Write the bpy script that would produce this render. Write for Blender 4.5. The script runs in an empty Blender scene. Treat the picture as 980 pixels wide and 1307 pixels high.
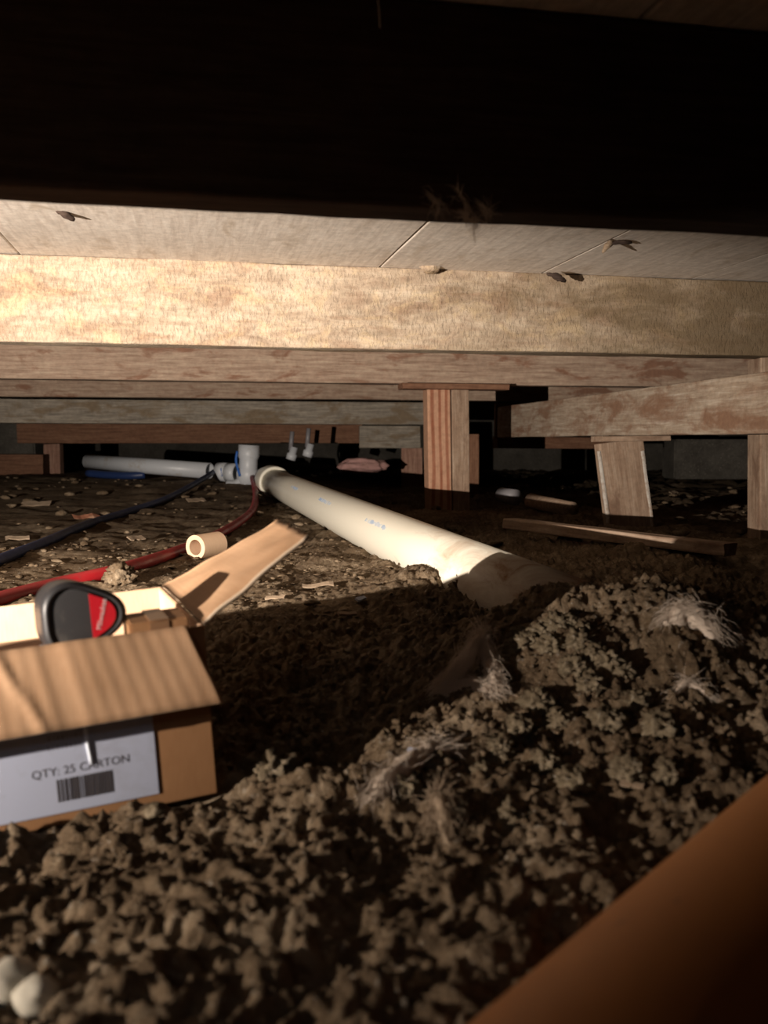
import bpy, bmesh, math, random
import numpy as np
from mathutils import Vector, Matrix, noise
random.seed(7); np.random.seed(7)
SC = bpy.context.scene
COL = SC.collection
R = math.radians

# ------------------------------------------------------------------ camera, world, light, exposure
FPX, HZ, CX = 1200.0, 565.0, 490.0           # focal length in px, horizon row, centre column (980 x 1307)
cam = bpy.data.cameras.new('camera'); camo = bpy.data.objects.new('camera', cam); COL.objects.link(camo)
cam.sensor_fit = 'VERTICAL'; cam.sensor_height = 36; cam.lens = 36 * FPX / 1307
cam.clip_start = 0.02; cam.clip_end = 60
camo.rotation_euler = (R(90 - 4.22), 0, 0)
cam.dof.use_dof = True; cam.dof.focus_distance = 1.9; cam.dof.aperture_fstop = 6.5
SC.camera = camo
w = bpy.data.worlds.new('world'); SC.world = w; w.use_nodes = True
w.node_tree.nodes['Background'].inputs[0].default_value = (0.75, 0.85, 1, 1)
w.node_tree.nodes['Background'].inputs[1].default_value = 0.006
SC.view_settings.view_transform = 'Standard'; SC.view_settings.look = 'None'
SC.view_settings.exposure = 0.0; SC.view_settings.gamma = 1.0; SC.view_settings.use_curve_mapping = False

LAMP = Vector((-1.05, 0.06, -0.06))
def spot(name, loc, target, watts, size, blend, col, rad):
    l = bpy.data.lights.new(name, 'SPOT'); l.energy = watts; l.spot_size = R(size); l.spot_blend = blend
    l.color = col; l.shadow_soft_size = rad
    o = bpy.data.objects.new(name, l); COL.objects.link(o); o.location = loc
    o.rotation_euler = (Vector(target) - Vector(loc)).to_track_quat('-Z', 'Y').to_euler(); return o
spot('work_light_beam', LAMP, (-0.58, 2.3, 0.12), 430, 87, 1.0, (1, 0.88, 0.76), 0.006)
spot('work_light_spill', LAMP, (-0.33, 1.0, -0.17), 84, 84, 0.9, (1, 0.86, 0.73), 0.006)
spot('front_fill', (-0.30, -0.12, 0.16), (-0.26, 0.74, -0.26), 0.75, 85, 1.0, (0.80, 0.90, 1.0), 0.02)  # cool fill added to brighten carton front and foreground, no known source

# ------------------------------------------------------------------ helpers
def tag(o, label=None, cat=None, group=None, kind=None):
    if label: o['label'] = label
    if cat: o['category'] = cat
    if group: o['group'] = group
    if kind: o['kind'] = kind
    return o
def empty(name, loc=(0, 0, 0), label=None, cat=None, group=None, kind=None, M=None):
    o = bpy.data.objects.new(name, None); COL.objects.link(o)
    if M is not None: o.matrix_world = M
    else: o.location = loc
    o.empty_display_size = 0.05
    return tag(o, label, cat, group, kind)
def mesh_obj(name, v, f, mat, parent=None, M=None, smooth=True, mi=None):
    me = bpy.data.meshes.new(name); me.from_pydata([tuple(p) for p in v], [], f); me.update()
    mats = mat if isinstance(mat, (list, tuple)) else [mat]
    for m in mats: me.materials.append(m)
    if mi: me.polygons.foreach_set('material_index', mi)
    me.polygons.foreach_set('use_smooth', [smooth] * len(me.polygons))
    o = bpy.data.objects.new(name, me); COL.objects.link(o)
    if parent is not None: o.parent = parent
    if M is not None: o.matrix_local = M
    return o
def bm_obj(name, bm, mat, parent=None, M=None, smooth=False):
    me = bpy.data.meshes.new(name); bmesh.ops.recalc_face_normals(bm, faces=bm.faces); bm.to_mesh(me); bm.free(); me.materials.append(mat)
    me.polygons.foreach_set('use_smooth', [smooth] * len(me.polygons))
    o = bpy.data.objects.new(name, me); COL.objects.link(o)
    if parent is not None: o.parent = parent
    if M is not None: o.matrix_local = M
    return o
def np_mesh(name, v, f, mat, smooth=True):
    """v (n,3), f (m,k) arrays, fast."""
    me = bpy.data.meshes.new(name); k = f.shape[1]
    me.vertices.add(len(v)); me.vertices.foreach_set('co', v.astype(np.float32).ravel())
    me.loops.add(f.size); me.loops.foreach_set('vertex_index', f.astype(np.int32).ravel())
    me.polygons.add(len(f)); me.polygons.foreach_set('loop_start', np.arange(0, f.size, k, dtype=np.int32))
    me.polygons.foreach_set('loop_total', np.full(len(f), k, np.int32))
    me.polygons.foreach_set('use_smooth', np.full(len(f), smooth)); me.materials.append(mat)
    me.update(calc_edges=True)
    o = bpy.data.objects.new(name, me); COL.objects.link(o); return o
def frame(org, x, z=(0, 0, 1)):
    x = Vector(x).normalized(); z = Vector(z); y = z.cross(x).normalized(); z = x.cross(y).normalized()
    return Matrix(((x.x, y.x, z.x, org[0]), (x.y, y.y, z.y, org[1]), (x.z, y.z, z.z, org[2]), (0, 0, 0, 1)))
def at(px, py, d):
    return Vector(((px - CX) * d / FPX, d, (HZ - py) * d / FPX))

# wood: a long rounded, slightly irregular timber along local X, centred on its origin
def timber(name, L, W, H, mat, parent=None, M=None, rough=0.0015, seed=0, bev=0.004, chips=0.0):
    n = max(4, min(70, int(L / 0.05)))
    prof = []
    for sx, sy in ((1, 1), (-1, 1), (-1, -1), (1, -1)):
        cx, cy = sx * (W / 2 - bev), sy * (H / 2 - bev)
        a0 = math.atan2(sy, sx) - math.pi / 4
        for k in range(3):
            a = a0 + k * math.pi / 4; prof.append((cx + bev * math.cos(a), cy + bev * math.sin(a)))
    dense = []
    for i, p in enumerate(prof):                        # midpoints on the flat sides
        dense.append(p)
        if i % 3 == 2:
            q = prof[(i + 1) % 12]
            for t in (0.33, 0.66): dense.append((p[0] * (1 - t) + q[0] * t, p[1] * (1 - t) + q[1] * t))
    v, f, m = [], [], len(dense)
    for i in range(n + 1):
        x = -L / 2 + L * i / n
        e = 0.992 if i in (0, n) else 1
        for (a, b) in dense:
            q = Vector((x * 3 + seed * 7.3, a * 14, b * 14))
            d = noise.noise(q) * rough + noise.noise(q * 5) * rough * 0.6
            c = 0
            if chips:
                c = max(0, noise.noise(Vector((x * 9 + seed, a * 30, b * 30))) - 0.35) * chips
            r = math.hypot(a, b); v.append((x + (noise.noise(q * 3) * 0.004 if i in (0, n) else 0), a * e + a / r * (d - c), b * e + b / r * (d - c)))
    for i in range(n):
        for j in range(m):
            k = (j + 1) % m; f.append((i * m + j, i * m + k, (i + 1) * m + k, (i + 1) * m + j))
    f.append(tuple(range(m - 1, -1, -1))); f.append(tuple(n * m + j for j in range(m)))
    f = [t[::-1] for t in f]
    o = mesh_obj(name, v, f, mat, parent, M, smooth=False)
    return o
def timber_between(name, p, q, W, H, mat, parent=None, z=(0, 0, 1), **k):
    p, q = Vector(p), Vector(q)
    return timber(name, (q - p).length, W, H, mat, parent, frame((p + q) / 2, q - p, z), **k)
def spline(pts, n=8):
    P = [Vector(p) for p in pts]; P = [P[0] * 2 - P[1]] + P + [P[-1] * 2 - P[-2]]; out = []
    for i in range(1, len(P) - 2):
        a, b, c, d = P[i - 1:i + 3]
        for k in range(n):
            t = k / n
            out.append(0.5 * ((2 * b) + (c - a) * t + (2 * a - 5 * b + 4 * c - d) * t * t + (3 * b - a - 3 * c + d) * t ** 3))
    out.append(P[-2]); return out
def tube_data(path, rad, seg=12, cap=True):
    path = [Vector(p) for p in path]; v, f = [], []
    up = Vector((0, 0, 1)); N = len(path)
    for i, p in enumerate(path):
        t = (path[min(i + 1, N - 1)] - path[max(i - 1, 0)]).normalized()
        if i == 0:
            nrm = up - t * up.dot(t)
            if nrm.length < 0.1: nrm = Vector((1, 0, 0)) - t * t.x
        else: nrm = nrm - t * nrm.dot(t)
        nrm.normalize(); b = t.cross(nrm); r = rad[i] if hasattr(rad, '__len__') else rad
        for k in range(seg):
            a = 2 * math.pi * k / seg; v.append(p + nrm * (r * math.cos(a)) + b * (r * math.sin(a)))
    for i in range(N - 1):
        for k in range(seg):
            j = (k + 1) % seg; f.append((i * seg + k, (i + 1) * seg + k, (i + 1) * seg + j, i * seg + j))
    f = [t[::-1] for t in f]
    if cap: f.append(tuple(range(seg - 1, -1, -1))[::-1]); f.append(tuple((N - 1) * seg + k for k in range(seg))[::-1])
    return v, f
def tube(name, path, rad, mat, parent=None, seg=12, cap=True, M=None):
    v, f = tube_data(path, rad, seg, cap); o = mesh_obj(name, v, f, mat, parent, M)
    bm = bmesh.new(); bm.from_mesh(o.data); bmesh.ops.recalc_face_normals(bm, faces=bm.faces); bm.to_mesh(o.data); bm.free(); return o
def lathe(name, prof, mat, parent=None, M=None, seg=40, smooth=True):
    """closed profile of (x along axis, radius) round local X: hollow pipes, rings"""
    v, f, m = [], [], len(prof)
    for k in range(seg):
        a = 2 * math.pi * k / seg
        for (x, r) in prof: v.append((x, r * math.cos(a), r * math.sin(a)))
    for k in range(seg):
        kk = (k + 1) % seg
        for i in range(m):
            j = (i + 1) % m; f.append((k * m + i, k * m + j, kk * m + j, kk * m + i))
    o = mesh_obj(name, v, f, mat, parent, M, smooth)
    bm = bmesh.new(); bm.from_mesh(o.data); bmesh.ops.recalc_face_normals(bm, faces=bm.faces); bm.to_mesh(o.data); bm.free(); return o
def text_obj(name, s, size, mat, parent, M, ext=0.0001):
    c = bpy.data.curves.new(name + '_c', 'FONT'); c.body = s; c.size = size; c.extrude = ext; c.align_x = 'CENTER'; c.align_y = 'CENTER'
    c.resolution_u = 3
    t = bpy.data.objects.new('tmp', c); COL.objects.link(t); bpy.context.view_layer.update()
    me = bpy.data.meshes.new_from_object(t.evaluated_get(bpy.context.evaluated_depsgraph_get()))
    COL.objects.unlink(t); bpy.data.objects.remove(t); me.materials.clear(); me.materials.append(mat)
    o = bpy.data.objects.new(name, me); COL.objects.link(o); o.parent = parent; o.matrix_local = M; return o
def boxes(name, lst, mat, parent=None, M=None, bev=0):
    bm = bmesh.new()
    for (c, s) in lst:
        r = bmesh.ops.create_cube(bm, size=1)
        bmesh.ops.scale(bm, verts=r['verts'], vec=s); bmesh.ops.translate(bm, verts=r['verts'], vec=c)
    if bev: bmesh.ops.bevel(bm, geom=bm.edges[:], offset=bev, segments=2, affect='EDGES')
    return bm_obj(name, bm, mat, parent, M)
def lump_data(r, sub=2, amp=0.35, seed=0, sq=(1, 1, 1), fr=1.6):
    bm = bmesh.new(); bmesh.ops.create_icosphere(bm, subdivisions=sub, radius=1)
    for q in bm.verts:
        n = 0
        for k_, w_ in ((1, 0.9), (2.1, 0.55), (4.6, 0.42), (9.5, 0.28 if sub > 2 else 0)):
            n += w_ * noise.noise(q.co * fr * k_ + Vector((seed * 3.1, seed + k_ * 5, 0)))
        q.co = q.co * (1 + amp * n)
        q.co = Vector((q.co.x * sq[0], q.co.y * sq[1], q.co.z * sq[2])) * r
    v = [p.co.copy() for p in bm.verts]; f = [tuple(x.index for x in t.verts) for t in bm.faces]; bm.free(); return v, f

# ------------------------------------------------------------------ materials
def mat(name, base=(0.5, 0.5, 0.5), rough=0.8, spec=0.3, metal=0):
    m = bpy.data.materials.new(name); m.use_nodes = True; b = m.node_tree.nodes['Principled BSDF']
    b.inputs['Base Color'].default_value = (*base, 1); b.inputs['Roughness'].default_value = rough
    b.inputs['Specular IOR Level'].default_value = spec; b.inputs['Metallic'].default_value = metal
    return m
class NT:
    def __init__(s, m):
        s.m = m; s.t = m.node_tree; s.b = s.t.nodes['Principled BSDF']; s.tc = s.t.nodes.new('ShaderNodeTexCoord')
    def link(s, a, b): s.t.links.new(a, b)
    def coord(s, scale=(1, 1, 1), kind='Object', rot=(0, 0, 0)):
        n = s.t.nodes.new('ShaderNodeMapping'); n.inputs['Scale'].default_value = scale; n.inputs['Rotation'].default_value = rot
        s.link(s.tc.outputs[kind], n.inputs['Vector']); return n.outputs[0]
    def noise(s, vec, scale, detail=6, rough=0.6, dist=0):
        n = s.t.nodes.new('ShaderNodeTexNoise'); n.inputs['Scale'].default_value = scale; n.inputs['Detail'].default_value = detail
        n.inputs['Roughness'].default_value = rough; n.inputs['Distortion'].default_value = dist
        s.link(vec, n.inputs['Vector']); return n.outputs['Fac']
    def voro(s, vec, scale, feat='F1'):
        n = s.t.nodes.new('ShaderNodeTexVoronoi'); n.inputs['Scale'].default_value = scale; n.feature = feat
        s.link(vec, n.inputs['Vector']); return n.outputs['Distance']
    def ramp(s, fac, stops):
        n = s.t.nodes.new('ShaderNodeValToRGB'); e = n.color_ramp.elements
        while len(e) < len(stops): e.new(0.5)
        for el, (p, c) in zip(e, stops):
            el.position = p; el.color = (*c, 1) if hasattr(c, '__len__') else (c, c, c, 1)
        s.link(fac, n.inputs[0]); return n.outputs[0]
    def mix(s, fac, a, b, mode='MIX'):
        n = s.t.nodes.new('ShaderNodeMix'); n.data_type = 'RGBA'; n.blend_type = mode
        for i, v in ((0, fac), (6, a), (7, b)):
            if isinstance(v, (int, float)): n.inputs[i].default_value = v if i == 0 else (v, v, v, 1)
            elif isinstance(v, tuple): n.inputs[i].default_value = (*v, 1)
            else: s.link(v, n.inputs[i])
        return n.outputs[2]
    def math(s, op, a, b):
        n = s.t.nodes.new('ShaderNodeMath'); n.operation = op
        for i, v in enumerate((a, b)):
            if isinstance(v, (int, float)): n.inputs[i].default_value = v
            else: s.link(v, n.inputs[i])
        return n.outputs[0]
    def col(s, c): s.link(c, s.b.inputs['Base Color'])
    def bump(s, h, strength=0.5, dist=0.005):
        n = s.t.nodes.new('ShaderNodeBump'); n.inputs['Strength'].default_value = strength; n.inputs['Distance'].default_value = dist
        s.link(h, n.inputs['Height']); s.link(n.outputs[0], s.b.inputs['Normal'])
def wood(name, dark, mid, light, stain=None, stain_lo=0.5, stain_hi=0.62, grain=18, pits=0.0, bump=0.4, dist=0.003, ring=0.0, mottle_falloff=None):
    m = mat(name, mid, 0.85, 0.2); n = NT(m)
    g = n.noise(n.coord((1.2, grain, grain)), 6, 8, 0.65, 0.4)
    c = n.ramp(g, [(0.3, dark), (0.5, mid), (0.72, light)])
    if stain:
        s_ = n.noise(n.coord((2.2, 6, 6)), 2.6, 7, 0.62, 0.6)
        c = n.mix(n.ramp(s_, [(stain_lo, 0.0), (stain_hi, 1.0)]), c, stain)
    if ring:
        q = n.t.nodes.new('ShaderNodeTexWave'); q.wave_type = 'BANDS'; q.bands_direction = 'Z'; q.inputs['Scale'].default_value = 11
        q.inputs['Distortion'].default_value = 5; q.inputs['Detail'].default_value = 2; q.inputs['Detail Scale'].default_value = 0.7
        n.link(n.coord((0.16, 1, 1)), q.inputs['Vector'])
        c = n.mix(ring, c, n.ramp(q.outputs['Fac'], [(0.15, dark), (0.55, light)]), 'MULTIPLY' if False else 'MIX')
    f = n.noise(n.coord((1, 1, 1)), 55, 6, 0.7)
    c = n.mix(0.35, c, n.ramp(f, [(0.35, 0.35), (0.65, 1.0)]), 'MULTIPLY')
    h = n.mix(0.5, g, f)
    if pits:
        p = n.noise(n.coord((1.6, 1.6, 0.6), rot=(0, R(-30), 0)), 110, 5, 0.7, 0.2)
        pr = n.ramp(p, [(0.30, 0.15), (0.50, 1.0)])
        mk = n.ramp(n.noise(n.coord((1, 1, 1)), 9, 6, 0.7), [(0.36, 0.15), (0.66, 1.0)])
        c = n.mix(n.math('MULTIPLY', mk, pits * 1.9), c, pr, 'MULTIPLY'); h = n.mix(0.22, h, pr)
        og = n.noise(n.coord((1.0, 1, 1.3)), 14, 7, 0.75, 0.8)
        c = n.mix(n.ramp(og, [(0.50, 0.0), (0.64, 0.55)]), c, (0.66, 0.50, 0.30))
        c = n.mix(n.ramp(n.noise(n.coord((1, 1, 1.2)), 24, 7, 0.75, 0.6), [(0.56, 0.0), (0.70, 0.6)]), c, (0.30, 0.21, 0.15))
    if mottle_falloff:  # real mottling, with light falloff painted in as darker colour towards +X
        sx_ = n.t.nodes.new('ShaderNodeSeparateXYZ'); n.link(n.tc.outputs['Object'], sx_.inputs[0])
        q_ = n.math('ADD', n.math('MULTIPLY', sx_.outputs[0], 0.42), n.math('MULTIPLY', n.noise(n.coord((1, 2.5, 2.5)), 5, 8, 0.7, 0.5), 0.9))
        c = n.mix(n.ramp(q_, [(0.38, 0.0), (0.80, 0.9)]), c, mottle_falloff)
    n.col(c); n.bump(h, bump, dist); return m
def soil(name, dark, mid, light, bump=0.9):
    m = mat(name, mid, 0.95, 0.1); n = NT(m)
    a = n.noise(n.coord(), 7, 8, 0.65); b = n.noise(n.coord(), 60, 6, 0.7); v = n.noise(n.coord(), 150, 3, 0.6)
    c = n.ramp(n.mix(0.45, a, b), [(0.34, dark), (0.5, mid), (0.66, light)])
    c = n.mix(n.ramp(v, [(0.63, 0.0), (0.7, 0.5)]), c, (0.42, 0.38, 0.32))
    u = n.noise(n.coord(), 330, 4, 0.7)
    n.col(c); n.bump(n.mix(0.4, n.mix(0.5, b, v), u), bump, 0.008); return m
M_BEAM = wood('rough_sawn_beam', (0.38, 0.28, 0.20), (0.54, 0.43, 0.32), (0.68, 0.57, 0.44), (0.38, 0.25, 0.17), 0.50, 0.66, 7, 0.28, 0.9, 0.006, mottle_falloff=(0.14, 0.098, 0.055))
M_BEAM2 = wood('smooth_beam', (0.24, 0.155, 0.11), (0.37, 0.265, 0.195), (0.50, 0.39, 0.29), (0.24, 0.13, 0.085), 0.54, 0.64)
M_GREY = wood('weathered_grey', (0.14, 0.12, 0.10), (0.27, 0.235, 0.19), (0.40, 0.35, 0.28), (0.20, 0.15, 0.10))
M_SUB = wood('subfloor_board', (0.60, 0.52, 0.45), (0.74, 0.66, 0.58), (0.84, 0.77, 0.69), (0.58, 0.49, 0.40), 0.56, 0.7, 14, 0, 0.3)
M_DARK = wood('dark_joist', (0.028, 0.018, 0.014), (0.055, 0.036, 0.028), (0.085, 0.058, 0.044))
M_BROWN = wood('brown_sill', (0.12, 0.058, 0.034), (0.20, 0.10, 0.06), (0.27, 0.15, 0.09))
M_FIR = wood('orange_fir', (0.25, 0.085, 0.045), (0.42, 0.21, 0.13), (0.52, 0.31, 0.20), ring=0.65, bump=0.25)
M_POST = wood('tan_post', (0.22, 0.14, 0.095), (0.31, 0.215, 0.15), (0.43, 0.33, 0.25), (0.20, 0.125, 0.085), 0.55, 0.66)
M_GIRD = wood('stained_girder', (0.25, 0.175, 0.125), (0.37, 0.29, 0.215), (0.52, 0.44, 0.36), (0.24, 0.14, 0.09), 0.46, 0.63)
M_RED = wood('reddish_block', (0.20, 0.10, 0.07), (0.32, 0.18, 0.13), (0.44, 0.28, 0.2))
M_SOIL = soil('soil', (0.045, 0.028, 0.016), (0.15, 0.105, 0.065), (0.31, 0.24, 0.165))
M_CLOD = soil('clod_soil', (0.07, 0.05, 0.032), (0.18, 0.14, 0.09), (0.33, 0.27, 0.19))
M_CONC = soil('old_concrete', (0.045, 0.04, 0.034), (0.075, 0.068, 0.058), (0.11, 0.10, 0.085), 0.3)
def card(name, c1, c2, sc=3.0):
    m = mat(name, c1, 0.72, 0.25); n = NT(m); a = n.noise(n.coord((1, 1, 1)), 16, 5, 0.6); f = n.noise(n.coord((40, 1, 6)), 12, 4, 0.6)
    n.col(n.mix(n.ramp(n.mix(0.4, a, f), [(0.35, 0.0), (0.65, 1.0)]), c1, c2)); n.bump(f, 0.12, 0.001); return m
M_CARD = card('cardboard', (0.40, 0.235, 0.13), (0.48, 0.30, 0.18))
M_CARDIN = card('cardboard_inside', (0.62, 0.41, 0.265), (0.70, 0.49, 0.33))
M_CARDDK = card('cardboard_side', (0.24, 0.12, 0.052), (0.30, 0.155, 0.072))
M_EDGE = card('cardboard_edge', (0.72, 0.56, 0.40), (0.8, 0.64, 0.48))
def plastic(name, c, rough=0.35, dirt=None, lo=0.5, hi=0.7, spec=0.5):
    m = mat(name, c, rough, spec); n = NT(m); a = n.noise(n.coord(), 9, 7, 0.65, 0.4); b = n.noise(n.coord((1, 1, 1)), 80, 4, 0.6)
    if dirt: n.col(n.mix(n.ramp(n.mix(0.3, a, b), [(lo, 0.0), (hi, 1.0)]), c, dirt))
    n.link(n.ramp(a, [(0.3, rough * 0.8), (0.7, min(1, rough * 1.5))]), n.b.inputs['Roughness']); n.bump(b, 0.08, 0.0008); return m
M_WHITE = plastic('white_pvc', (0.50, 0.52, 0.55), 0.35, (0.35, 0.30, 0.24), 0.55, 0.75)
M_BLACKRUB = plastic('black_rubber', (0.025, 0.024, 0.026), 0.42, (0.09, 0.08, 0.07), 0.52, 0.75)
M_GLOSSDK = plastic('dark_glossy_face', (0.06, 0.058, 0.06), 0.2, (0.18, 0.16, 0.14), 0.5, 0.7)
M_REDPL = plastic('red_plastic', (0.60, 0.018, 0.03), 0.3)
M_GREYPL = plastic('grey_plastic', (0.20, 0.19, 0.20), 0.4)
M_REDHOSE = plastic('red_tubing', (0.30, 0.010, 0.014), 0.42, (0.14, 0.04, 0.03), 0.55, 0.75)
M_BLUEHOSE = plastic('blue_tubing', (0.014, 0.03, 0.10), 0.4, (0.05, 0.05, 0.06), 0.55, 0.75)
M_BLUE = mat('blue_paint', (0.03, 0.12, 0.42), 0.5)
M_INK = mat('blue_print', (0.20, 0.30, 0.46), 0.6)
M_BLACK = mat('black_print', (0.05, 0.045, 0.05), 0.7)
M_PAPER = plastic('paper_label', (0.38, 0.41, 0.52), 0.55, (0.30, 0.31, 0.38), 0.5, 0.7, 0.3)
M_TAPE = mat('clear_tape', (0.75, 0.8, 0.9), 0.12, 0.6)
M_LOGO = mat('logo_white', (0.75, 0.6, 0.6), 0.5)
M_STEEL = mat('rusty_nail', (0.12, 0.07, 0.05), 0.6, 0.5, 0.6)
M_FLAKE = plastic('flaky_paint', (0.42, 0.39, 0.35), 0.8, (0.25, 0.17, 0.12), 0.45, 0.6, 0.2)
M_FIBRE = mat('glass_fibre', (0.60, 0.50, 0.41), 0.9, 0.2)
M_FIBRE2 = mat('fine_cobweb', (0.6, 0.52, 0.44), 0.9, 0.2)
M_FIBPINK = plastic('pink_wool', (0.42, 0.24, 0.22), 0.9, (0.30, 0.18, 0.15), 0.45, 0.7, 0.1)
M_LUMP = plastic('pale_lump', (0.50, 0.46, 0.38), 0.8, (0.30, 0.27, 0.2), 0.5, 0.7, 0.2)
M_CHIP = wood('pale_chip', (0.20, 0.14, 0.095), (0.30, 0.22, 0.15), (0.42, 0.32, 0.23))
# sewer pipe: cream plastic, rust-brown soil film towards the buried end (object X runs along the pipe)
M_PIPE = mat('cream_pvc', (0.62, 0.60, 0.50), 0.33, 0.45); n = NT(M_PIPE)
sx = n.t.nodes.new('ShaderNodeSeparateXYZ'); n.link(n.tc.outputs['Object'], sx.inputs[0])
a = n.noise(n.coord((3, 9, 9)), 2.2, 8, 0.7, 0.8)
pos = n.math('MULTIPLY_ADD', sx.outputs[0], -0.62); pos.node.inputs[2].default_value = 0.50
d1 = n.ramp(n.math('ADD', a, pos), [(0.60, 0.0), (0.86, 0.5), (1.02, 1.0)])
n.col(n.mix(d1, (0.76, 0.72, 0.61), (0.30, 0.15, 0.06))); n.bump(a, 0.06, 0.002)
M_ORANGE = mat('orange_clay', (0.50, 0.20, 0.055), 0.6, 0.3); n = NT(M_ORANGE)
a = n.noise(n.coord((1, 1, 1)), 5, 7, 0.6); b = n.noise(n.coord(), 95, 3, 0.6)
c = n.mix(n.ramp(a, [(0.35, 0.0), (0.7, 1.0)]), (0.38, 0.15, 0.042), (0.29, 0.11, 0.032))
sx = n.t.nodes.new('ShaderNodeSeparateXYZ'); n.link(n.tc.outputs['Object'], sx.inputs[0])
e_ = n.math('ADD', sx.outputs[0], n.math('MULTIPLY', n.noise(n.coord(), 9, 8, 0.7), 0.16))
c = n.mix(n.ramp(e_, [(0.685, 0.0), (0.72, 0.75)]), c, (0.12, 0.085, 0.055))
n.col(n.mix(n.ramp(b, [(0.66, 0.0), (0.74, 0.7)]), c, (0.12, 0.07, 0.04))); n.bump(b, 0.1, 0.001)

# ------------------------------------------------------------------ ground
def _h(ix, iy, s):
    n = (ix.astype(np.int64) * 374761393 + iy.astype(np.int64) * 668265263 + s * 1442695041) & 0xffffffff
    n = ((n ^ (n >> 13)) * 1274126177) & 0xffffffff
    return ((n ^ (n >> 16)) & 0xffff) / 32767.5 - 1
def vn(x, y, s):
    ix, iy = np.floor(x), np.floor(y); fx, fy = x - ix, y - iy
    ux, uy = fx * fx * (3 - 2 * fx), fy * fy * (3 - 2 * fy)
    a, b = _h(ix, iy, s), _h(ix + 1, iy, s); c, d = _h(ix, iy + 1, s), _h(ix + 1, iy + 1, s)
    return (a * (1 - ux) + b * ux) * (1 - uy) + (c * (1 - ux) + d * ux) * uy
def ss(t): t = np.clip(t, 0, 1); return t * t * (3 - 2 * t)
def ga(x, y, cx, cy, rx, ry, rot=0):
    c, s = math.cos(rot), math.sin(rot); u, v = (x - cx) * c + (y - cy) * s, -(x - cx) * s + (y - cy) * c
    return np.exp(-(u / rx) ** 2 - (v / ry) ** 2)
BA = Vector((-0.155, 0.80, -0.157)); BROT = R(22)           # carton: front right top corner
BM = frame(BA, (math.cos(BROT), math.sin(BROT), 0.067))
BL, BD, BH = 0.40, 0.235, 0.150
def gz(x, y, fine=1.0):
    x = np.asarray(x, float); y = np.asarray(y, float)
    z = -0.292 + 0.037 * ss((y - 0.95) / 0.6)
    z = z + 0.065 * ss((y - 3.0) / 2.2) * ss((-x + 0.1) / 0.8)
    z = z + 0.100 * ga(x, y, 0.27, 1.12, 0.19, 0.15) + 0.050 * ga(x, y, 0.52, 1.00, 0.25, 0.30)
    z = z + 0.022 * ga(x, y, 0.07, 0.86, 0.12, 0.10) + 0.018 * ga(x, y, -0.03, 0.76, 0.07, 0.05)
    z = z - 0.035 * ga(x, y, -0.06, 0.97, 0.10, 0.16)
    z = z + 0.030 * ga(x, y, 0.07, 1.62, 0.10, 0.16) + 0.026 * ga(x, y, 0.50, 2.10, 0.36, 0.12, -0.85) - 0.028 * ga(x, y, -0.34, 0.66, 0.20, 0.075, R(22))
    amp = 1 - 0.55 * ss((y - 1.25) / 0.25) * ss((0.12 - x) / 0.2)
    n = 0.012 * vn(x * 7, y * 7, 1) + 0.012 * vn(x * 15 + 3, y * 15, 2) + 0.010 * (0.4 - np.abs(vn(x * 30, y * 30 + 9, 3)))
    w1 = x + 0.01 * vn(x * 40, y * 40, 21); w2 = y + 0.01 * vn(x * 40, y * 40, 22)
    n = n + fine * (0.0046 * vn(w1 * 66, w2 * 66, 4) + 0.0050 * vn(w1 * 130, w2 * 130, 5) + 0.0040 * vn(x * 260, y * 260, 6))
    # flat bed under the carton
    lx = (x - BA.x) * math.cos(BROT) + (y - BA.y) * math.sin(BROT); ly = -(x - BA.x) * math.sin(BROT) + (y - BA.y) * math.cos(BROT)
    ins = ss((lx + BL + 0.06) / 0.05) * ss((0.03 - lx) / 0.03) * ss((ly + 0.02) / 0.02) * ss((BD + 0.05 - ly) / 0.05)
    bed = BA.z - BH - 0.008 + np.minimum(lx, 0) * 0.067
    return (z + n * amp) * (1 - ins) + (bed - 0.002) * ins
def G(x, y, fine=1.0): return float(gz(np.array([x]), np.array([y]), fine)[0])
def px2g(px, py, fine=0.0):
    dx, dz = (px - CX) / FPX, (HZ - py) / FPX; d = np.arange(0.4, 9, 0.004)
    k = np.argmax(dz * d < gz(dx * d, d, fine)); d = d[k]; return Vector((dx * d, d, G(dx * d, d, fine)))
def axis(lo, c0, c1, hi, step, g):
    core = list(np.arange(c0, c1, step)); up = [core[-1]]; s = step
    while up[-1] < hi: s *= g; up.append(up[-1] + min(s, 0.12))
    dn = [core[0]]; s = step
    while dn[-1] > lo: s *= g; dn.append(dn[-1] - min(s, 0.12))
    return np.array(dn[1:][::-1] + core + up[1:])
X = axis(-5, -0.48, 0.62, 5, 0.0026, 1.025); Y = axis(-1.5, 0.50, 1.35, 9.2, 0.0026, 1.0125)
gx, gy = np.meshgrid(X, Y); zz = gz(gx, gy)
nx, ny = len(X), len(Y); idx = np.arange(nx * ny).reshape(ny, nx)
V = np.stack([gx, gy, zz], -1).reshape(-1, 3)
# crumbly overhang: shift vertices sideways by noise so that clods bulge
V[:, 0] += 0.0025 * vn(gx * 60, gy * 60, 11).ravel(); V[:, 1] += 0.0025 * vn(gx * 60 + 7, gy * 60, 12).ravel()
F = np.stack([idx[:-1, :-1], idx[:-1, 1:], idx[1:, 1:], idx[1:, :-1]], -1).reshape(-1, 4)
g = np_mesh('floor', V, F, M_SOIL); tag(g, 'loose dry brown soil floor of the crawl space', kind='structure')

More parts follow.
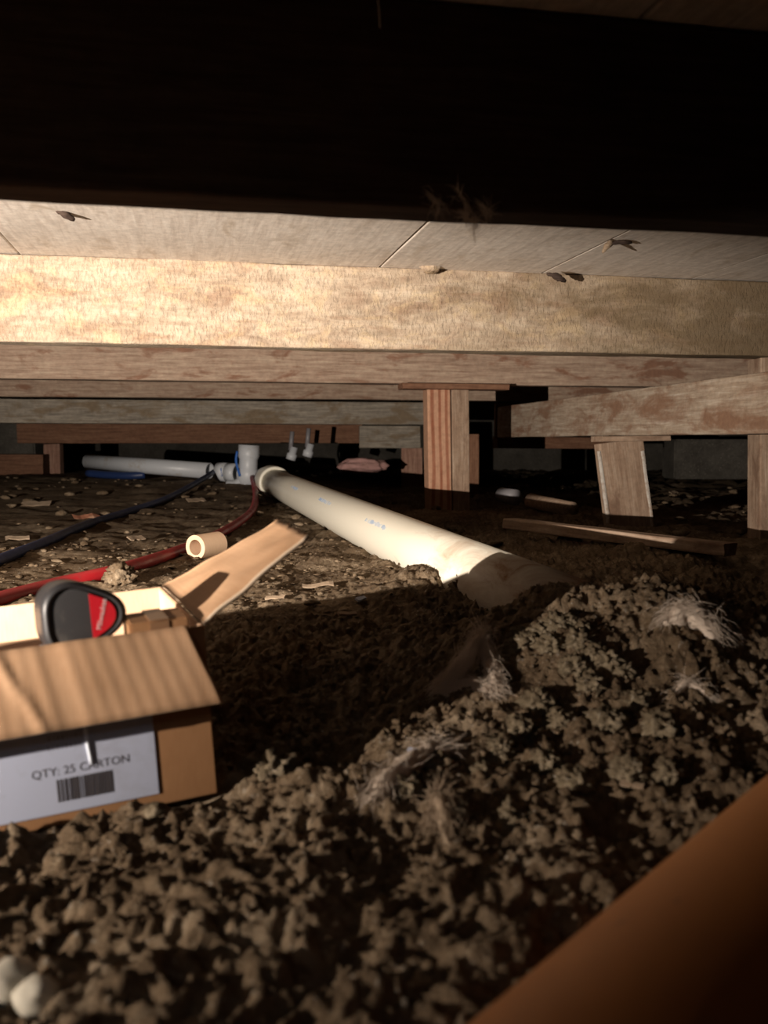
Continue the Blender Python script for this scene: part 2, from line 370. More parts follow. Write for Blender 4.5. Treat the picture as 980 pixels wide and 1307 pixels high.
# crumbs of soil nobody could count
vars_ = [lump_data(1, 2, 0.6, s, (1, 1, 0.8), 3.0) for s in range(14)] + [lump_data(1, 1, 0.7, s, (1.3, 0.8, 0.45), 2.2) for s in range(14)]
vv, ff, off = [], [], 0
rng = np.random.RandomState(3)
def scatter(n, x0, x1, y0, y1, r0, r1, dens=None, vs=0):
    global off
    k = 0
    while k < n:
        x, y = rng.uniform(x0, x1), rng.uniform(y0, y1)
        lx = (x - BA.x) * math.cos(BROT) + (y - BA.y) * math.sin(BROT); ly = -(x - BA.x) * math.sin(BROT) + (y - BA.y) * math.cos(BROT)
        if -BL - 0.03 < lx < 0.012 and -0.012 < ly < BD + 0.012: k += 1; continue
        if dens and rng.rand() > dens(x, y): continue
        r = r0 + (r1 - r0) * rng.rand() ** 3; v, f = vars_[vs + rng.randint(14)]
        a = rng.rand() * 6.28; ca, sa = math.cos(a), math.sin(a)
        A = np.array([tuple(p) for p in v]) * r
        A = np.stack([A[:, 0] * ca - A[:, 1] * sa, A[:, 0] * sa + A[:, 1] * ca, A[:, 2]], 1) + (x, y, G(x, y) + r * 0.25)
        vv.append(A); ff.append(np.array(f) + off); off += len(A); k += 1
scatter(2600, -0.45, 0.75, 0.5, 1.3, 0.001, 0.006, lambda x, y: 0.25 + float(ga(x, y, 0.25, 1.0, 0.3, 0.3)))
scatter(1300, -0.9, 0.3, 1.3, 2.4, 0.002, 0.009, vs=14)
scatter(500, -2.2, 2.2, 2.0, 5.0, 0.006, 0.026, vs=14)
o = np_mesh('soil_crumbs', np.concatenate(vv), np.concatenate(ff), M_SOIL); tag(o, 'small crumbs of soil strewn over the crawl space floor', 'soil', kind='stuff')

# ------------------------------------------------------------------ setting: ceiling of subfloor boards, foundation walls
J = Vector((0.9806, 0.1961, 0)); P = Vector((-0.1961, 0.9806, 0))
ceil = empty('ceiling', (0, 0, 0.41), kind='structure', label='subfloor of wide bare boards over the crawl space')
k = 0
s0 = 0.046
proto_b = [timber('plank', 10.4, 0.397, 0.028, M_SUB, rough=0.0012, seed=i, bev=0.003).data for i in range(4)] + [timber('plank', 10.4, 0.797, 0.028, M_SUB, rough=0.0012, seed=9, bev=0.003).data]
for o in [o for o in COL.objects if o.name.startswith('plank')]: bpy.data.objects.remove(o)
for i in range(-12, 13):
    if i == -2: continue
    c = J * (0.43 + 0.2 + i * 0.4) + P * 3.9
    o = bpy.data.objects.new('plank', proto_b[4] if i == -1 else proto_b[i % 4]); COL.objects.link(o); o.parent = ceil
    if i == -1: c -= J * 0.2
    M = frame((c.x, c.y, 0.0145 + random.uniform(-0.0015, 0.0015)), P * (1 if i % 3 else -1)); o.matrix_local = M
mesh_obj('wall_back', *(lambda bx: bx)(([(-5, 8.6, -0.4), (5, 8.6, -0.4), (5, 8.6, 0.5), (-5, 8.6, 0.5), (-5, 8.8, -0.4), (5, 8.8, -0.4), (5, 8.8, 0.5), (-5, 8.8, 0.5)],
         [(0, 1, 2, 3), (5, 4, 7, 6), (3, 2, 6, 7), (4, 5, 1, 0), (4, 0, 3, 7), (1, 5, 6, 2)])), M_CONC, smooth=False)['kind'] = 'structure'
for nm, x in (('wall_left', -4.9), ('wall_right', 4.9)):
    boxes(nm, [((x, 3.6, 0.05), (0.2, 10.2, 0.9))], M_CONC)['kind'] = 'structure'

# ------------------------------------------------------------------ beams
def joist(d, z0, z1, W, L, m, label, x_c=0, rough=0.002, seed=1, chips=0.0, name='floor_beam', ang=None):
    dr = J if ang is None else Vector((math.cos(R(ang)), math.sin(R(ang)), 0))
    c = Vector((0, d + W / 2, (z0 + z1) / 2)) + dr * x_c
    t = empty(name, (c.x, c.y, z0), label, 'beam')
    o = timber('timber', L, W, z1 - z0, m, t, frame((0, 0, (z1 - z0) / 2), dr), rough=rough, seed=seed, chips=chips)
    return t
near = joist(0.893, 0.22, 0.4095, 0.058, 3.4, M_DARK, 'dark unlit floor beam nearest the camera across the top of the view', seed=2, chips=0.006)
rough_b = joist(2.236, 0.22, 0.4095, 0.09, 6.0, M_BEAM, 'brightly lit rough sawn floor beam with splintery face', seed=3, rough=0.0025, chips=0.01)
joist(3.52, 0.22, 0.4095, 0.09, 8.0, M_BEAM2, 'smoother floor beam just behind the brightly lit rough beam', seed=4)
joist(4.75, 0.215, 0.4095, 0.09, 8.0, M_BEAM2, 'third lit floor beam counting back from the rough beam', seed=5)
b4 = joist(4.95, 0.095, 0.212, 0.09, 4.3, M_GREY, 'weathered grey lower beam running behind the fir post', x_c=-1.75, seed=6)
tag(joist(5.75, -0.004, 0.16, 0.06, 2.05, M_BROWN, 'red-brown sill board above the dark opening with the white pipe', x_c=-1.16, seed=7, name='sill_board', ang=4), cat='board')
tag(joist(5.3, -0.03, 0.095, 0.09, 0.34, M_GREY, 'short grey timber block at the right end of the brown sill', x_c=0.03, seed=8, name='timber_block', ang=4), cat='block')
# pieces of the rough beam and the ceiling
def splinter(px, py, d, L, r, ang, m, label, name='wood_splinter', up=0.0):
    c = at(px, py, d); dr = Vector((math.cos(ang), 0.3, math.sin(ang))).normalized()
    pts = [c - dr * L / 2, c - dr * L * 0.1 + Vector((0, -0.004, 0.002)), c + dr * L * 0.2 + Vector((0, -0.006, 0.0)), c + dr * L / 2]
    o = tube(name, spline(pts, 3), [r * (0.4 + 0.9 * math.sin(math.pi * (i + 0.7) / 11)) * random.uniform(0.7, 1.3) for i in range(10)], m, seg=5)
    return tag(o, label, 'splinter')
splinter(88, 279, 0.41 * FPX / (HZ - 279) - 0.01, 0.045, 0.006, -0.5, M_DARK, 'dark torn splinter hanging from the boards at far left')
splinter(786, 316, 0.41 * FPX / (HZ - 313) - 0.02, 0.05, 0.004, 0.15, M_DARK, 'dark splinter hanging under the boards at right')
splinter(770, 320, 0.41 * FPX / (HZ - 313) - 0.02, 0.035, 0.005, 0.9, M_CHIP, 'pale curled splinter beside the dark one under the boards')
splinter(706, 358, 2.24, 0.05, 0.006, -0.3, M_DARK, 'dark chip lifting from the top edge of the rough beam')
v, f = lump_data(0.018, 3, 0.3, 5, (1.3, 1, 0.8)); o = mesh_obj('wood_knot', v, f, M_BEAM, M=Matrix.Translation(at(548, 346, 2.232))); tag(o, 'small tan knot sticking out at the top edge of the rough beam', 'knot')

# girder coming towards the camera at right
t = empty('girder', (0.69, 3.2, 0.02), 'stained pale girder board rising towards the right on a leaning post', 'beam')
p, q = Vector((0.548, 4.4, 0.095)), Vector((0.885, 2.10, 0.0895))
o = timber('timber', (q - p).length, 0.04, 0.14, M_GIRD, t, frame((p + q) / 2 - t.location, q - p), rough=0.002, seed=12)
# posts
def post(name, base, top, W, D, m, label, cat='post', face=0.0, seed=1, z_sink=0.0):
    base, top = Vector(base), Vector(top); base.z -= z_sink
    t = empty(name, base, label, cat)
    ax = top - base; L = ax.length
    xa = Vector((math.cos(face), math.sin(face), 0))
    Mx = frame(ax / 2, ax, xa)      # local X along the post, local Z ~ width direction
    timber('timber', L, D, W, m, t, Mx, rough=0.0012, seed=seed); return t
b1 = at(557, 647, 3.53); pz = G(b1.x + 0.02, 3.53, 0)
t = empty('support_post', (b1.x + 0.03, 3.6, pz - 0.01), 'two-faced fir post with orange grain under the smoother beam', 'post')
timber('timber', 0.475, 0.088, 0.088, M_FIR, t, frame((-0.025, -0.025, 0.2375), (-0.02, 0, 1), (math.cos(R(8)), math.sin(R(8)), 0)), rough=0.001, seed=21)
timber('timber', 0.475, 0.088, 0.066, M_POST, t, frame((0.056, -0.012, 0.2375), (-0.015, 0, 1), (math.cos(R(8)), math.sin(R(8)), 0)), rough=0.001, seed=22)['label'] = 'grey-tan half of the post'
tag(timber_between('wood_shim', (0.06, 3.50, 0.2075), (0.46, 3.58, 0.2075), 0.09, 0.022, M_BROWN, seed=23), 'flat brown shim between the fir post and the beam', 'shim')
t = post('support_post', (0.755, 2.88, G(0.755, 2.88, 0)), (0.716, 2.88, 0.004), 0.148, 0.04, M_POST, 'leaning tan plank post under the stained girder', face=R(14), seed=24, z_sink=0.01)
for s in (-1, 1):
    o = timber('white_edge', 0.235, 0.012, 0.005, M_FLAKE, t, frame((-0.0195 + 0.0725 * s * 0.97 + 0.0, 0.0725 * s * 0.24 - 0.0205, 0.128), (-0.039, 0, 0.25), (0, 1, 0)), rough=0.002, seed=31 + s, chips=0.01)
    o['label'] = 'flaky white paint edge'
tag(timber_between('wood_shim', (0.645, 2.86, 0.011), (0.86, 2.90, 0.014), 0.09, 0.017, M_POST, seed=25), 'thin wedge shim on top of the leaning plank post', 'shim')
post('support_post', (1.03, 2.50, G(1.03, 2.5, 0)), (1.018, 2.50, 0.22), 0.088, 0.088, M_POST, 'tan post at the right edge under the rough beam', seed=26, z_sink=0.01)
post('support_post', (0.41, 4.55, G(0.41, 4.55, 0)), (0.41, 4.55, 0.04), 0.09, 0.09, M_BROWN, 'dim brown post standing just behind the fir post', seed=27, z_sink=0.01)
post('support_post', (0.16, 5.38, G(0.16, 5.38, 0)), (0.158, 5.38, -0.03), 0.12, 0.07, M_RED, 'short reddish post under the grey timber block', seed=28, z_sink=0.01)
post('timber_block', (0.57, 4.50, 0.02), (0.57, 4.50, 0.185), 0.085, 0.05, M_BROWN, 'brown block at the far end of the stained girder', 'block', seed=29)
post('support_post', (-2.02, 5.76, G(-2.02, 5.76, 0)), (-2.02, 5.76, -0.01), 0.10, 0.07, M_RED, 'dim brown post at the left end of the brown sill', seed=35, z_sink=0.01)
tag(timber_between('floor_beam', (0.56, 4.75, 0.002), (1.35, 5.1, -0.005), 0.05, 0.06, M_BROWN, seed=30), 'dim brown board seen low behind the stained girder', 'beam')
tag(timber_between('floor_beam', (1.2, 5.2, -0.02), (1.2, 5.6, 0.05), 0.05, 0.06, M_GREY, seed=30), 'dim grey stub beside the low brown board', 'beam')
# concrete footing right, old timber and brick pier left
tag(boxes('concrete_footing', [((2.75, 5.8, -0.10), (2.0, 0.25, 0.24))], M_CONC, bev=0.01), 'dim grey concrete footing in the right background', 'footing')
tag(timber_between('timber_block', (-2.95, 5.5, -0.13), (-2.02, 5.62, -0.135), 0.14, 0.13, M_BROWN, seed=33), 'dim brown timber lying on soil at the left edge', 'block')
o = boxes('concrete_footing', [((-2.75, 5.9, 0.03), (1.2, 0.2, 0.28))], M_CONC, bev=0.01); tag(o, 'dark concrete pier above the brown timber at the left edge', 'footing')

# boards lying on the ground at right
l1 = timber_between('loose_board', at(650, 668, 2.32) , at(935, 702, 1.86), 0.045, 0.026, M_POST, seed=40, rough=0.002)
tag(l1, 'long thin weathered lath lying below the leaning post', 'board')
l2 = timber_between('loose_board', at(728, 690, 2.20) - Vector((0, 0, 0.004)), at(845, 712, 1.98) - Vector((0, 0, 0.002)), 0.045, 0.014, M_BROWN, seed=41, rough=0.002)
tag(l2, 'short dark lath half under the long weathered one', 'board')

# ------------------------------------------------------------------ cream sewer pipe
D = Vector((-0.2528, 1, 0.0215)).normalized(); P0 = Vector((0.078, 1.88, -0.219))
PA = P0 - D * 0.80; PB = P0 + D * 2.42; LP = (PB - PA).length
pipe = empty('sewer_pipe', (0, 0, 0), 'long cream plastic sewer pipe sloping into the soil mound', 'pipe', M=frame(PA, D))
r, rt = 0.057, 0.053
lathe('pipe_wall', [(0, r), (LP * .25, r), (LP * .5, r), (LP * .75, r), (LP, r), (LP, rt), (LP * .5, rt), (0, rt)], M_PIPE, pipe, seg=64)
hb = (Vector((-0.50, 4.02, -0.172)) - PA).dot(D)
lathe('hub_coupling', [(hb, 0.0575), (hb, 0.069), (hb + 0.012, 0.071), (hb + 0.13, 0.071), (hb + 0.26, 0.058), (hb + 0.30, 0.0575)], M_PIPE, pipe, seg=48)
# blue print: three runs of small strokes on the camera-left side of the pipe
def print_run(s, n, ang, hgt=0.011):
    lst = []
    for i in range(n):
        if random.random() < 0.15: continue
        lst.append((s + i * 0.0085, random.choice((0.0014, 0.003, 0.0045)), random.uniform(0.6, 1) * hgt, random.uniform(-0.5, 0.5) * hgt * 0.3))
    v, f = [], []
    for (x, wd, h, o_) in lst:
        b = len(v)
        for (dx, da) in ((0, -h / 2 + o_), (wd, -h / 2 + o_), (wd, h / 2 + o_), (0, h / 2 + o_)):
            aa = ang + da / r
            for rr in (r + 0.0001, r + 0.0005): v.append((x + dx, rr * math.cos(aa), rr * math.sin(aa)))
        f += [(b + 1, b + 3, b + 5, b + 7), (b, b + 2, b + 3, b + 1), (b + 2, b + 4, b + 5, b + 3), (b + 4, b + 6, b + 7, b + 5), (b + 6, b, b + 1, b + 7)]
    return v, f
PRANG = R(38)
for (px_, L_) in ((508, 22), (436, 22), (394, 16)):
    # distance along the pipe at which its axis crosses this column
    k = (px_ - CX) / FPX; s = (k * PA.y - PA.x) / (D.x - k * D.y)
    v, f = print_run(s - L_ * 0.0042 + 0.03, L_, PRANG); o = mesh_obj('blue_print', v, f, M_INK, pipe, smooth=False); o['label'] = 'faded blue printed line'; o['kind'] = 'stuff'

# ------------------------------------------------------------------ white drain pipe and fittings at the back left
t = empty('drain_pipe', (-1.25, 5.0, -0.15), 'white plastic drain pipe lying in the dark opening at back left', 'pipe')
p, q = at(112, 589, 5.05), at(268, 601, 4.75)
lathe('pipe_wall', [(0, .040), ((q - p).length, .040), ((q - p).length, .036), (0, .036)], M_WHITE, t, frame(p - t.location, q - p))
e = q + (q - p).normalized() * 0.10; d_ = (q - p).normalized()
lathe('coupling', [(0, .040), (0, .047), (.05, .047), (.05, .042), (.055, .042), (.055, .047), (.11, .047), (.11, .036), (0, .036)], M_WHITE, t, frame(q + d_ * 0.05 - t.location, d_))
tube('blue_cement_smear', [q + d_ * 0.075 + Vector((0, -.046, .02)) - t.location, q + d_ * 0.078 + Vector((0, -.049, 0)) - t.location, q + d_ * 0.08 + Vector((0, -.045, -.02)) - t.location], 0.003, M_BLUE, t, seg=6)
t2 = empty('pipe_elbow', at(318, 600, 4.6), 'upright white plastic elbow fitting with blue cement beside the drain pipe', 'pipe fitting')
c0 = at(316, 602, 4.6) - t2.location
lathe('socket', [(0, .040), (0, .052), (.06, .052), (.075, .045), (.12, .045), (.135, .052), (.19, .052), (.19, .040)], M_WHITE, t2, frame(c0 + Vector((0, 0, -0.06)), (0.05, 0, 1), (0, 1, 0)))
tube('elbow', spline([c0 + Vector((0, 0, -0.02)), c0 + Vector((-.01, 0, -.05)), c0 + Vector((-.05, -.0, -.08)), c0 + Vector((-.10, 0, -.085))], 5), 0.043, M_WHITE, t2, seg=20)
tube('blue_cement_smear', spline([c0 + Vector((-.045, -.03, .10)), c0 + Vector((-.05, -.034, .05)), c0 + Vector((-.03, -.05, -.02))], 4), 0.006, M_BLUE, t2, seg=6)
for (px_, py_, lb) in ((371, 582, 'small pale valve fitting right of the upright elbow'), (392, 578, 'small pale hanging fitting above the hub of the cream pipe')):
    c = at(px_, py_, 5.0); e_ = empty('pipe_fitting', c, lb, 'pipe fitting')
    lathe('socket', [(0, .014), (0, .026), (.03, .028), (.035, .02), (.07, .02), (.07, .012)], M_WHITE, e_, frame((0, 0, -.02), (0.3, 0, 1), (0, 1, 0)), seg=20)
    tube('stem', [(0, 0, .03), (0.01, 0, .13)], .012, M_GREYPL, e_, seg=10)
tag(tube('blue_tubing', spline([at(112, 604, 5.0), at(135, 606, 4.95), at(165, 607, 4.9), at(185, 606, 4.9)], 5), 0.02, M_BLUEHOSE, seg=10), 'short stretch of blue tubing just below the white drain pipe', 'tubing')

# red and blue tubing on the ground
def ghose(name, pts, rad, m, label):
    path = []
    for (px_, py_, lift) in pts:
        g_ = px2g(px_, py_ + 2); path.append(Vector((g_.x, g_.y, g_.z + rad * 0.8 + lift)))
    return tag(tube(name, spline(path, 8), rad, m, seg=14), label, 'tubing')
ghose('red_tubing', [(-90, 792, 0), (-20, 776, 0), (70, 752, 0), (150, 733, 0), (215, 712, 0), (262, 693, 0), (300, 672, 0.0), (322, 652, 0.0), (326, 634, 0.01), (322, 618, 0.03)], 0.0125, M_REDHOSE, 'dark red tubing snaking over the soil behind the carton')
ghose('blue_tubing', [(-70, 748, 0), (0, 718, 0), (55, 696, 0), (110, 672, 0.0), (165, 654, 0.0), (215, 638, 0.005), (258, 618, 0.02), (280, 610, 0.05)], 0.0125, M_BLUEHOSE, 'dark blue tubing running over the soil at left')

# ------------------------------------------------------------------ carton
box = empty('carton', (0, 0, 0), 'open brown cardboard carton with a white barcode label on its front', 'box', M=BM)
T = 0.004
def sheet(name, pts_uv, mat_, parent, thick=T, ripple=0.0, nu=40, nv=8, edge=None, wave=0.0115, extra=None, tear=0.0):
    """quad pts_uv = (A,B,C,D): A-B hinge, D-C far edge, in carton space; extruded along its normal"""
    A, B, C, D_ = [Vector(p) for p in pts_uv]; nn = (B - A).cross(D_ - A).normalized(); v, f = [], []
    for side in (0, 1):
        for i in range(nu + 1):
            for j in range(nv + 1):
                s, t_ = i / nu, j / nv
                tt = t_ * (1 + (tear * noise.noise(Vector((s * 9, 3, 1))) if j == nv else 0))
                p = A.lerp(B, s).lerp(D_.lerp(C, s), tt)
                h = ripple * math.sin(2 * math.pi * (s * (B - A).length) / wave) if ripple else 0
                if extra: h += extra(s, t_)
                v.append(p + nn * (h + (0 if side else thick)))
    n1 = (nu + 1) * (nv + 1); I = lambda s, i, j: s * n1 + i * (nv + 1) + j; mi = []
    for i in range(nu):
        for j in range(nv):
            f.append((I(0, i, j), I(0, i + 1, j), I(0, i + 1, j + 1), I(0, i, j + 1))); mi.append(0)
            f.append((I(1, i, j), I(1, i, j + 1), I(1, i + 1, j + 1), I(1, i + 1, j))); mi.append(1 if len(mat_) > 1 else 0)
    for i in range(nu):
        for j in (0, nv): f.append((I(0, i, j), I(0, i + 1, j), I(1, i + 1, j), I(1, i, j))); mi.append(len(mat_) - 1)
    for j in range(nv):
        for i in (0, nu): f.append((I(0, i, j), I(0, i, j + 1), I(1, i, j + 1), I(1, i, j))); mi.append(len(mat_) - 1)
    return mesh_obj(name, v, f, mat_, parent, mi=mi)
# carton space: X right along the front, Y towards the back, Z up, origin = front right top corner, so the carton spans x -BL..0, y 0..BD, z -BH..0
def wallbox(name, x0, x1, y0, y1, z0, z1, m): return boxes(name, [(((x0 + x1) / 2, (y0 + y1) / 2, (z0 + z1) / 2), (x1 - x0, y1 - y0, z1 - z0))], m, box, bev=0.001)
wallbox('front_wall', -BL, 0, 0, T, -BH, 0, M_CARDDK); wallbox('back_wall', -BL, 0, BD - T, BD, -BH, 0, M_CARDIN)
wallbox('left_wall', -BL, -BL + T, T, BD - T, -BH, 0, M_CARDIN); wallbox('right_wall', -T, 0, T, BD - T, -BH, 0, M_CARDIN)
wallbox('bottom', -BL + T, -T, T, BD - T, -BH, -BH + T, M_CARDIN)
dent = lambda s, t_: 0.0022 * math.exp(-((s - 0.60 - 0.06 * t_) / 0.012) ** 2) * (1) - 0.0015 * math.exp(-((s - 0.71) / 0.02) ** 2) + 0.0025 * noise.noise(Vector((s * 6, t_ * 2, 4)))
ff_ = sheet('front_flap', [(-0.016, -0.003, 0.002), (-BL, -0.003, 0.002), (-BL - 0.004, -0.034, -0.060), (0.004, -0.032, -0.061)][::1], [M_CARD, M_CARD, M_EDGE], box, ripple=0.00016, nu=160, nv=10, extra=lambda s, t_: dent(1 - s, t_), wave=0.012)
ff_['label'] = 'creased front flap folded down over the label'
rf = sheet('side_flap', [(0.0, 0.004, 0.002), (0.0, BD - 0.004, 0.002), (0.128, BD - 0.022, 0.066), (0.103, 0.012, 0.066)], [M_CARDIN, M_CARD, M_EDGE], box, ripple=0.0, nu=24, nv=18, tear=0.05, extra=lambda s, t_: 0.006 * math.sin(t_ * 2.2) * (s - 0.4) + 0.0025 * noise.noise(Vector((s * 5, t_ * 4, 2))))
rf['label'] = 'side flap standing open towards the right'
# label on the front
lb = boxes('paper_label', [((-0.050 - 0.155, -0.0007, -0.0755), (0.31, 0.0012, 0.127))], M_PAPER, box); lb['label'] = 'white shipping label'
def on_front(x, z, y=-0.0014): return Matrix.Translation((x, y, z)) @ Matrix.Rotation(R(90), 4, 'X')
def fx(px_, py_):
    """carton-space x,z where the view ray through a pixel meets the front plane"""
    inv = BM.inverted(); o_ = inv @ Vector((0, 0, 0)); d = (inv @ at(px_, py_, 1.0)) - o_; s = -o_.y / d.y; h = o_ + d * s; return h.x, h.z
x1, z1 = fx(95, 987); text_obj('label_text', 'QTY: 25 CARTON', 0.0098, M_BLACK, lb, on_front(x1, z1))
random.seed(5); x2, z2 = fx(100, 1012); lst = []; xx = -0.0225
while xx < 0.0225:
    wd = random.choice((0.0006, 0.0010, 0.0016, 0.0022)); lst.append(((x2 + xx + wd / 2, -0.0015, z2), (wd, 0.0003, 0.019))); xx += wd + random.choice((0.0006, 0.0008, 0.0014))
boxes('barcode', lst, M_BLACK, lb)['kind'] = 'stuff'
lst = []
for (cx_, cz_, n_) in ((80, 945, 9), (76, 958, 8)):
    x3, z3 = fx(cx_, cz_)
    for i in range(n_): lst.append(((x3 + (i - n_ / 2) * 0.0035, -0.0015, z3), (random.choice((0.0006, 0.0018)), 0.0003, 0.0035)))
o = boxes('small_print', lst, mat('faded_print', (0.28, 0.28, 0.34), 0.7), lb); o['label'] = 'faded small print'; o['kind'] = 'stuff'
x4, z4 = fx(101, 952); tp = tube('tape_crease', spline([(x4, -0.0015, z4 + 0.016), (x4 + 0.001, -0.002, z4), (x4 + 0.003, -0.0015, z4 - 0.020)], 4), 0.0016, M_TAPE, lb, seg=8)

# things in the carton
def inbox(M): return BM @ M
sc_ = empty('small_carton', (0, 0, 0), 'small dark brown carton inside the open carton at its right end', 'box', M=inbox(Matrix.Translation((-0.036, 0.034, -BH + T))))
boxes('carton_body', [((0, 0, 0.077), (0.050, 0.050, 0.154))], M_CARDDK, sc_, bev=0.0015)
boxes('packing_tape', [((0, 0, 0.1545), (0.016, 0.0515, 0.0012)), ((0, -0.0256, 0.078), (0.016, 0.0008, 0.150))], mat('brown_tape', (0.20, 0.11, 0.06), 0.3), sc_)
sc2 = empty('small_carton', (0, 0, 0), 'low plain carton in the open carton underneath the tape measure', 'box', M=inbox(Matrix.Translation((-0.125, 0.072, -BH + T))))
boxes('carton_body', [((0, 0, 0.0645), (0.10, 0.12, 0.129))], M_CARD, sc2, bev=0.0015)
# tape measure
tmM = inbox(Matrix.Translation((-0.100, 0.048, -BH + T + 0.1302))) @ Matrix.Rotation(R(8), 4, 'Z') @ Matrix.Rotation(R(-3), 4, 'X')
tm = empty('tape_measure', (0, 0, 0), 'black and red tape measure standing on its edge in the open carton', 'tape measure', M=tmM)
def tri_out(sc=1.0, n=48, dx=0.0):
    out = []
    for i in range(n):
        a = 2 * math.pi * i / n
        rr = 1 + 0.10 * math.cos(3 * (a)) + 0.0 * math.cos(2 * a)
        out.append((0.0355 * rr * math.cos(a) * sc + dx, 0.031 * rr * math.sin(a) * sc + 0.0298 - (0.0028 if False else 0)))
    return out
def prism(name, loops, m, parent, smooth=True, M=None):
    v, f, n_ = [], [], len(loops[0][1])
    for (y, pts) in loops:
        for (a_, b_) in pts: v.append((a_, y, b_))
    for k in range(len(loops) - 1):
        for i in range(n_):
            j = (i + 1) % n_; f.append((k * n_ + i, k * n_ + j, (k + 1) * n_ + j, (k + 1) * n_ + i))
    f.append(tuple(range(n_))[::-1]); f.append(tuple((len(loops) - 1) * n_ + i for i in range(n_)))
    f = [t_[::-1] for t_ in f]
    o = mesh_obj(name, v, f, m, parent, M, smooth); bm = bmesh.new(); bm.from_mesh(o.data); bmesh.ops.recalc_face_normals(bm, faces=bm.faces); bm.to_mesh(o.data); bm.free(); return o
prism('rubber_case', [(-0.020, tri_out(0.80)), (-0.0225, tri_out(0.84)), (-0.0225, tri_out(0.90)), (-0.0185, tri_out(0.985)), (-0.012, tri_out(1.0)), (0.018, tri_out(0.99))], M_BLACKRUB, tm)
prism('red_shell', [(0.0182, tri_out(0.95)), (0.0185, tri_out(0.96)), (0.020, tri_out(0.95)), (0.022, tri_out(0.90))], M_REDPL, tm)
fc = prism('side_face', [(-0.0202, tri_out(0.80)), (-0.0212, tri_out(0.79)), (-0.0214, tri_out(0.74))], M_GLOSSDK, tm); fc['label'] = 'dark glossy side face'
pts = [(a_, b_) for (a_, b_) in tri_out(0.73, 96) if a_ > 0.0075]
pts.sort(key=lambda p_: math.atan2(p_[1] - 0.03, p_[0] - 0.01))
rl = prism('red_badge', [(-0.0215, pts), (-0.0220, pts)], M_REDPL, fc, smooth=False); rl['label'] = 'red badge with pale lettering'
text_obj('badge_text', 'Milwaukee', 0.0062, M_LOGO, fc, Matrix.Translation((0.0165, -0.0222, 0.0305)) @ Matrix.Rotation(R(-74), 4, 'Y') @ Matrix.Rotation(R(90), 4, 'X') )
boxes('blade_mouth', [((-0.026, -0.006, 0.006), (0.014, 0.024, 0.006))], M_GREYPL, tm, bev=0.001)
boxes('belt_clip', [((0.0, 0.024, 0.032), (0.018, 0.003, 0.045))], mat('clip_steel', (0.5, 0.5, 0.52), 0.3, 0.5, 1.0), tm, bev=0.001)
# red tool beside it
tlM = inbox(Matrix.Translation((-0.245, 0.040, -BH + T)))
tl = empty('hand_tool', (0, 0, 0), 'red and grey plastic tool in the carton left of the tape measure', 'tool', M=tlM)
boxes('body', [((0, 0, 0.062), (0.095, 0.05, 0.124))], M_REDPL, tl, bev=0.008)
boxes('grip', [((-0.004, 0.012, 0.140), (0.080, 0.022, 0.030))], M_GREYPL, tl, bev=0.006)

# ------------------------------------------------------------------ cut paper roll ring, clods, chips
c = px2g(262, 714); rg = empty('cardboard_tube', (c.x, c.y, c.z + 0.026), 'short pale cardboard tube lying behind the side flap of the carton', 'tube')
lathe('tube_wall', [(0, .027), (.075, .027), (.075, .017), (0, .017)], M_CARDIN, rg, frame((-0.022, -0.01, 0), (0.5, 0.85, 0.02)), seg=48, smooth=False)
def clod(px_, py_, r_, seed, label, m=M_CLOD, sq=(1, 1, 0.75), group=None, name='soil_clod', amp=0.5, sub=4, lift=0.35, cat='clod'):
    c_ = px2g(px_, py_); v_, f_ = lump_data(r_, sub, amp, seed, sq, 2.6)
    o_ = mesh_obj(name, v_, f_, m, M=Matrix.Translation((c_.x, c_.y, c_.z + r_ * lift))); tag(o_, label, cat, group); return o_
clod(150, 744, 0.027, 3, 'rounded grey clod of soil between red tubing and carton', m=M_SOIL)
random.seed(11)
for i, (px_, py_, rr) in enumerate([(648, 842, .016), (672, 828, .018), (690, 812, .015), (712, 806, .020), (728, 800, .014), (748, 806, .010), (742, 826, .018), (762, 838, .015), (668, 812, .012), (705, 830, .018), (780, 850, .017), (800, 862, .014), (735, 858, .019),
        (760, 882, .018), (690, 905, .02), (720, 930, .018), (665, 940, .017), (640, 965, .016), (780, 930, .02), (820, 905, .018), (850, 940, .02), (700, 985, .016), (740, 1010, .018), (620, 1000, .014), (560, 985, .013), (520, 1020, .016), (585, 1050, .015), (660, 1060, .018), (810, 1000, .02), (860, 1000, .016)]):
    clod(px_, py_, rr * 0.8, 20 + i, 'rough brown clod of soil on the right-hand mound', group='clods on the soil mound', sub=4, amp=0.6, lift=0.15)
clod(345, 1000, .022, 61, 'lit rough clod of soil below the lower right corner of the carton', sub=4, amp=0.6)
clod(190, 1052, .008, 62, 'small lit clod touching the lower front edge of the carton', sub=3)
# dark clod hanging on the pipe
c = at(592, 750, 1.50); v, f = lump_data(0.014, 4, 0.7, 71, (1.5, 0.9, 0.9), 2.2)
o = mesh_obj('soil_clod', v, f, M_SOIL, M=Matrix.Translation(c)); tag(o, 'dark ragged clod against the bright side of the cream pipe', 'clod')
